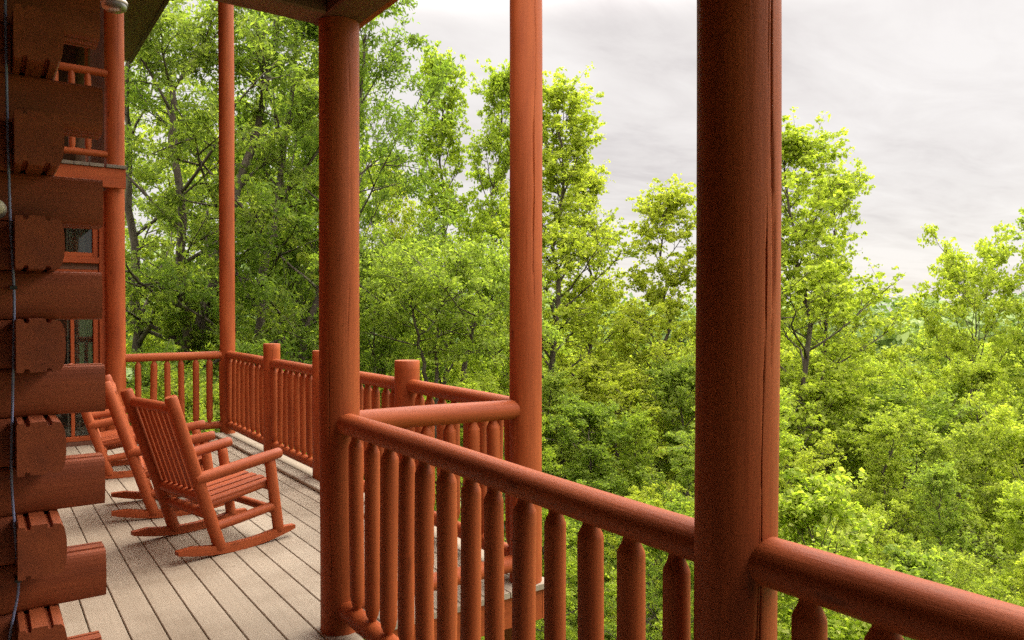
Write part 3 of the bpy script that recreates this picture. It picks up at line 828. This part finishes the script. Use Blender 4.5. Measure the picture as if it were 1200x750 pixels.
# the dark forked tree behind the far railing
proto('forked', 51, 9.0, 2.6, 0.80, ROUND, 20000, 0.11, 30, stems=[[(0, 0, 0), (-.05, 0, 2.5), (0.0, 0, 5.0), (.42, .1, 6.1), (.72, .1, 7.3), (1.1, .2, 8.6)], [(0.0, 0, 4.7), (-.16, .1, 5.8), (-.22, .2, 7.1), (-.15, .2, 8.9)], [(-.03, .0, 4.5), (-.42, .1, 5.8), (-.62, 0, 7.1), (-.9, 0, 8.4)]], clump=.26, sub=5, asp=.62, r0=.2, twigs=3, elev=(-.1, .9))
# young pale tree close below the railing
proto('young', 61, 8.0, 1.7, 0.40, EGG, 8000, 0.15, 26, clump=.22, sub=4, elev=(.4, 1.1), asp=.9, flat=.8, up=.9, twigs=3, twig=.5)
proto('shrub', 71, 5.0, 1.7, 0.25, EGG, 22000, 0.085, 26, clump=.2, sub=5, elev=(.3, 1.2), asp=.5, r0=.03, twigs=3, twig=.5)

def at_az(px, dist):
    """world x, y for an azimuth given as image column and a depth along the view"""
    c = (px - 600) / 876.0
    return (math.sin(YAW) + c * math.cos(YAW)) * dist, (math.cos(YAW) - c * math.sin(YAW)) * dist
def tree(name, key, px, dist, ytop, label, mat, group=None, wid=1.0, rot=None, cat='tree', zshift=0):
    x, y = at_az(px, dist)
    z = float(ground_z(x, y))
    ztop = CAM_H + dist * (364.4 - ytop) / 876.0
    tr, cr, H = PROTO[key]
    sz = max(0.35, (ztop - z) / H)
    root = empty(name, (x, y, z - .1), rng.uniform(0, 6.28) if rot is None else rot, label, cat, group)
    s = wid * min(sz, 1.6)
    root.scale = (s, s, sz)
    for nm, me in (('trunk', tr), ('crown', cr)):
        o = bpy.data.objects.new(nm, me); COL.objects.link(o); o.parent = root
        if nm == 'crown':
            o.material_slots[0].link = 'OBJECT'; o.material_slots[0].material = mat
    return root
# left side: rot turns the lean of the stems across the view (local +x to the right of the picture)
RV = -YAW
LG = 'large deep green trees beyond the far end of the deck'
tree('broadleaf_tree', 'ash_a', 186, 19.0, -120, 'deep green tree with a leaning bark trunk, left of the slender far post', LEAF_DEEP, LG, .95, RV)
tree('broadleaf_tree', 'ash_b', 312, 19.5, -90, 'deep green tree filling the gap between the slender far post and the inner corner post', LEAF_DEEP, LG, .95, RV + .2)
tree('broadleaf_tree', 'ash_b', 140, 26.0, 70, 'deep green tree just right of the far end post, behind the leaning trunk', LEAF_MID, LG, .9, RV + 2.6)
tree('broadleaf_tree', 'ash_a', 388, 23.0, 10, 'tall green tree behind the inner corner post, its crown edge against the sky', LEAF_DEEP, LG, .52, RV + 3.1)
tree('broadleaf_tree', 'round_3', 255, 27.0, 120, 'yellow-green tree far back, glimpsed on both sides of the slender far post', LEAF_YEL, LG, 1.0)
tree('broadleaf_tree', 'round_2', 372, 28.0, 60, 'yellow-green tree far back, left of the inner corner post', LEAF_YEL, LG, .8)
tree('broadleaf_tree', 'round_0', 345, 22.0, 215, 'lighter green tree low behind the short railing post', LEAF_MID, LG, 1.0)
tree('broadleaf_tree', 'round_1', 215, 19.0, 330, 'low green tree behind the far end railing', LEAF_MID, LG, 1.0)
tree('broadleaf_tree', 'round_2', 432, 18.0, 275, 'green tree with drooping leaf sprays right of the inner corner post', LEAF_DEEP, LG, .7)
# poplars
PG = 'slender poplars standing against the sky'
tree('poplar_tree', 'poplar_0', 517, 25.5, 62, 'tallest slender poplar, left of the outer corner post', LEAF_YEL, PG, .8)
tree('poplar_tree', 'poplar_1', 582, 28.0, 78, 'poplar touching the left side of the outer corner post', LEAF_YEL, PG, .78)
tree('poplar_tree', 'poplar_2', 645, 25.0, 98, 'broad poplar right of the outer corner post, with sprays reaching into the sky', LEAF_YEL, PG, 1.15)
tree('poplar_tree', 'poplar_1', 684, 27.0, 190, 'lower leafy poplar at the right flank of the broad one', LEAF_YEL, PG, .95)
tree('poplar_tree', 'open_1', 462, 32.0, 190, 'airy poplar low between the inner corner post and the tallest one', LEAF_YEL, PG, .7)
tree('forked_tree', 'forked', 520, 16.5, 268, 'bright green tree with a dark forked trunk behind the flat-topped railing post', LEAF_MID, None, .9, RV)
# open trees round the thick post
OG = 'airy tall trees on the slope at right'
tree('tall_tree', 'open_0', 780, 24.0, 213, 'thin airy tree just left of the thick cracked post', LEAF_YEL, OG, 1.05)
tree('tall_tree', 'open_2', 936, 23.0, 143, 'tallest airy tree right of the thick cracked post, branches against the sky', LEAF_YEL, OG, 1.15)
tree('tall_tree', 'open_1', 972, 26.0, 195, 'airy tree at the right flank of the tallest one, reaching out into the sky', LEAF_YEL, OG, .8)
tree('tall_tree', 'open_1', 868, 25.0, 160, 'airy tree hidden for the most part behind the thick cracked post', LEAF_YEL, OG, .8)
tree('tall_tree', 'round_3', 1150, 25.0, 266, 'rounded airy tree standing above the canopy near the right edge', LEAF_YEL, OG, .74)
tree('tall_tree', 'open_1', 1245, 24.0, 240, 'airy tree cut off by the right edge of the picture', LEAF_MID, OG, .9)
tree('young_tree', 'young', 962, 9.0, 548, 'young tree with large pale leaves just beyond the nearest railing', LEAF_PALE, None, 1.0)
tree('young_tree', 'young', 1075, 9.5, 640, 'small young tree with broad green leaves beyond the nearest railing', LEAF_MID, None, 1.0)

# canopy of the slope: rows by distance
ROWS = [(10.5, 655, 24, 'nearest', [620, 780, 870, 1120, 1240]), (14.0, 570, 34, 'near', [560, 668, 760, 845, 925, 1020, 1110, 1200, 1290]),
        (18.0, 498, 36, 'middle', [470, 600, 690, 760, 840, 930, 1040, 1120, 1215]), (23.0, 448, 30, 'middle', [395, 470, 555, 645, 720, 800, 890, 960, 1060, 1150, 1240]),
        (31.0, 412, 20, 'far', [440, 520, 610, 690, 760, 830, 905, 985, 1060, 1120, 1200]), (43.0, 394, 12, 'far', [470, 560, 650, 735, 800, 880, 960, 1040, 1100, 1180]),
        (62.0, 380, 8, 'farther', [500, 600, 680, 745, 815, 900, 985, 1050, 1110, 1190])]
LAB = {'nearest': 'leafy green tree crown just below the near railing', 'near': 'bright leafy tree low on the slope below the deck',
       'middle': 'yellow-green leafy tree in the middle of the wooded slope', 'far': 'small leafy tree crown on the far part of the slope', 'farther': 'small tree crown near the skyline of the slope'}
rk = 0
for dist, yt, jit, zone, pxs in ROWS:
    for px in pxs:
        rk += 1
        mat = [LEAF_YEL, LEAF_YEL, LEAF_MID, LEAF_YEL, LEAF_MID][rk % 5]
        tree('slope_tree', ('round_%d' % (rk % 4)) if rk % 3 else ('open_%d' % (rk % 9 // 3)), px + rng.uniform(-14, 14), dist * rng.uniform(.93, 1.07), yt + rng.uniform(-jit, jit) + (26 if dist > 20 and 975 < px < 1095 else 0) - (10 if dist < 25 else 0), LAB[zone], mat, zone + ' canopy trees of the slope', rng.uniform(.9, 1.2) * (1.0 if dist < 20 else 1.1))
# shrubs outside the far end railing
for k, (px, d, yt, lab, mt) in enumerate([(165, 12.6, 440, 'yellow-green shrub behind the left end of the far railing', LEAF_YEL), (232, 12.4, 420, 'leafy shrub behind the right end of the far railing', LEAF_MID),
                                         (330, 13.0, 470, 'green shrub seen through the far side railing', LEAF_MID), (205, 14.0, 405, 'dark green shrub behind the middle of the far railing', LEAF_DEEP)]):
    tree('shrub', 'shrub', px, d, yt, lab, mt, 'shrubs outside the far railing', 1.1, cat='shrub')

# ground cover on the slope and the far wood
def ground_cover():
    rg = np.random.default_rng(5); n = 60000
    r = 4 + 26 * rg.uniform(0, 1, n) ** .8; az = YAW + rg.uniform(-.75, .75, n)
    x, y = r * np.sin(az), r * np.cos(az)
    keep = ~((x < X2 + .4) & (y < YB + .5)) & ~((x < 1.4) & (y < 17.5)); x, y = x[keep], y[keep]; n = len(x)
    P = np.stack([x, y, ground_z(x, y) + rg.uniform(0.02, .55, n)], 1)
    N_ = rg.normal(size=(n, 3)) * .5 + np.array([0, 0, 1]); N_ /= np.linalg.norm(N_, axis=1, keepdims=True)
    L = rg.uniform(.12, .3, n)
    me = leaf_mesh('undergrowth', P, N_, rg.normal(size=(n, 3)), L, L * .6, rg.uniform(0, 1, n), LEAF_MID)
    o = bpy.data.objects.new('undergrowth', me); COL.objects.link(o); o['kind'] = 'stuff'
    tag(o, 'low leafy undergrowth covering the slope below the deck', 'undergrowth')
ground_cover()
def far_wood():
    rg = np.random.default_rng(9)
    C, Rr = [], []
    n = 2600
    r = 75 * (760 / 75) ** rg.uniform(0, 1, n); az = YAW + rg.uniform(-.72, .72, n)
    x, y = r * np.sin(az), r * np.cos(az)
    g = ground_z(x, y)
    hgt = rg.uniform(13, 20, n) * np.clip(1 - (r - 75) / 2600, .6, 1)
    P, Nn, T, Ls, Ws, vals = [], [], [], [], [], []
    for i in range(n):
        m = 130 if r[i] < 250 else 80
        rad = rg.uniform(2.8, 5.2)
        d = rg.normal(size=(m, 3)); d[:, 2] = np.abs(d[:, 2]) * 1.1 - .25; d /= np.linalg.norm(d, axis=1, keepdims=True)
        k = 1 + .22 * np.sin(d[:, 0] * 5 + i) * np.sin(d[:, 1] * 6 + 2 * i) + rg.normal(0, .07, m)
        c = np.array([x[i], y[i], g[i] + hgt[i] - rad])
        P.append(c + d * (rad * k)[:, None] * np.array([1, 1, 1.05]))
        nn = d + rg.normal(size=(m, 3)) * .45 + np.array([0, 0, .3]); Nn.append(nn / np.linalg.norm(nn, axis=1, keepdims=True))
        T.append(rg.normal(size=(m, 3)))
        L = rg.uniform(.5, 1.1, m) * (1 + r[i] / 500); Ls.append(L); Ws.append(L * .8)
        vals.append(np.clip(.45 + rg.normal(0, .2) + rg.normal(0, .12, m), 0, 1))
    me = leaf_mesh('far_forest', np.concatenate(P), np.concatenate(Nn), np.concatenate(T), np.concatenate(Ls), np.concatenate(Ws), np.concatenate(vals), LEAF_FAR_HAZED)
    o = bpy.data.objects.new('far_forest', me); COL.objects.link(o); o['kind'] = 'stuff'
    tag(o, 'distant wooded hills on the horizon under the cloudy sky', 'forest')
far_wood()

# ------------------------------------------------------------------ sky and light
SUN_EL, SUN_AZ = math.radians(52), math.radians(78)      # azimuth clockwise from +Y
w = bpy.data.worlds.new('World'); sc.world = w; w.use_nodes = True
nt = w.node_tree; N, L = nt.nodes, nt.links
for n in list(N): N.remove(n)
tc = nd(N, 'ShaderNodeTexCoord')
sky = nd(N, 'ShaderNodeTexSky', sky_type='NISHITA', sun_disc=False); sky.sun_elevation = SUN_EL; sky.sun_rotation = SUN_AZ
sx = nd(N, 'ShaderNodeSeparateXYZ'); L.new(tc.outputs['Generated'], sx.inputs[0])
def math_(op, a, b=None, clamp=False):
    n = nd(N, 'ShaderNodeMath', operation=op); n.use_clamp = clamp
    for i, v in enumerate((a, b)):
        if v is None: continue
        if isinstance(v, bpy.types.NodeSocket): L.new(v, n.inputs[i])
        else: n.inputs[i].default_value = v
    return n.outputs[0]
zc = math_('MAXIMUM', sx.outputs['Z'], 0.0)
den = math_('ADD', zc, 0.09)
cx = math_('DIVIDE', sx.outputs['X'], den); cy = math_('DIVIDE', sx.outputs['Y'], den)
cmb = nd(N, 'ShaderNodeCombineXYZ'); L.new(cx, cmb.inputs[0]); L.new(cy, cmb.inputs[1])
mp = nd(N, 'ShaderNodeMapping'); mp.inputs['Rotation'].default_value = (0, 0, 0.5); mp.inputs['Scale'].default_value = (0.55, 1.0, 1); mp.inputs['Location'].default_value = (3.1, 1.7, 0)
L.new(cmb.outputs[0], mp.inputs['Vector'])
n1 = nd(N, 'ShaderNodeTexNoise', Scale=0.75, Detail=8.0, Roughness=0.56, Distortion=0.35); L.new(mp.outputs[0], n1.inputs['Vector'])
n2 = nd(N, 'ShaderNodeTexNoise', Scale=3.4, Detail=8.0, Roughness=0.62, Distortion=0.5); L.new(mp.outputs[0], n2.inputs['Vector'])
nm = math_('ADD', math_('MULTIPLY', n1.outputs['Fac'], 0.66), math_('MULTIPLY', n2.outputs['Fac'], 0.34))
cloud = ramp(N, L, nm, [(0.35, (1.70, 1.56, 1.50)), (0.45, (2.04, 1.905, 1.815)), (0.58, (2.32, 2.195, 2.095))])
lift = nd(N, 'ShaderNodeMapRange'); lift.interpolation_type = 'SMOOTHSTEP'
lift.inputs['From Min'].default_value = 0.345; lift.inputs['From Max'].default_value = 0.62; lift.inputs['To Min'].default_value = 1.0; lift.inputs['To Max'].default_value = 9.0
L.new(zc, lift.inputs['Value'])
gain = nd(N, 'ShaderNodeVectorMath', operation='SCALE'); L.new(cloud, gain.inputs[0]); L.new(lift.outputs['Result'], gain.inputs['Scale'])
colr = mixc(N, L, 0.97, sky.outputs['Color'], gain.outputs[0])
bg = nd(N, 'ShaderNodeBackground', Strength=0.10); L.new(colr, bg.inputs['Color'])
wo = nd(N, 'ShaderNodeOutputWorld'); L.new(bg.outputs[0], wo.inputs['Surface'])

sl = bpy.data.lights.new('sun', 'SUN'); sl.energy = 0.7; sl.angle = math.radians(35); sl.color = (1.0, 0.92, 0.78)
so = bpy.data.objects.new('sun', sl); COL.objects.link(so); so.location = (20, 5, 30)
d = (math.sin(SUN_AZ) * math.cos(SUN_EL), math.cos(SUN_AZ) * math.cos(SUN_EL), math.sin(SUN_EL))
from mathutils import Vector
so.rotation_euler = Vector(d).to_track_quat('Z', 'Y').to_euler()

# ------------------------------------------------------------------ camera and render settings
cam = bpy.data.cameras.new('camera'); co = bpy.data.objects.new('camera', cam); COL.objects.link(co)
cam.lens = LENS; cam.sensor_width = 36; cam.sensor_fit = 'HORIZONTAL'; cam.clip_start = 0.05; cam.clip_end = 4000
co.location = (0, 0, CAM_H); co.rotation_euler = (PI / 2 - PITCH, 0, -YAW)
sc.camera = co
sc.view_settings.view_transform = 'Standard'; sc.view_settings.look = 'None'; sc.view_settings.gamma = 1; sc.view_settings.exposure = 2.0
sc.view_settings.use_curve_mapping = False
sc.render.engine = 'CYCLES'
cy_ = sc.cycles
cy_.use_denoising = False
try: cy_.denoiser = 'OPENIMAGEDENOISE'
except Exception: pass
cy_.max_bounces = 9; cy_.diffuse_bounces = 7; cy_.glossy_bounces = 3; cy_.transmission_bounces = 5; cy_.transparent_max_bounces = 6
cy_.sample_clamp_indirect = 6
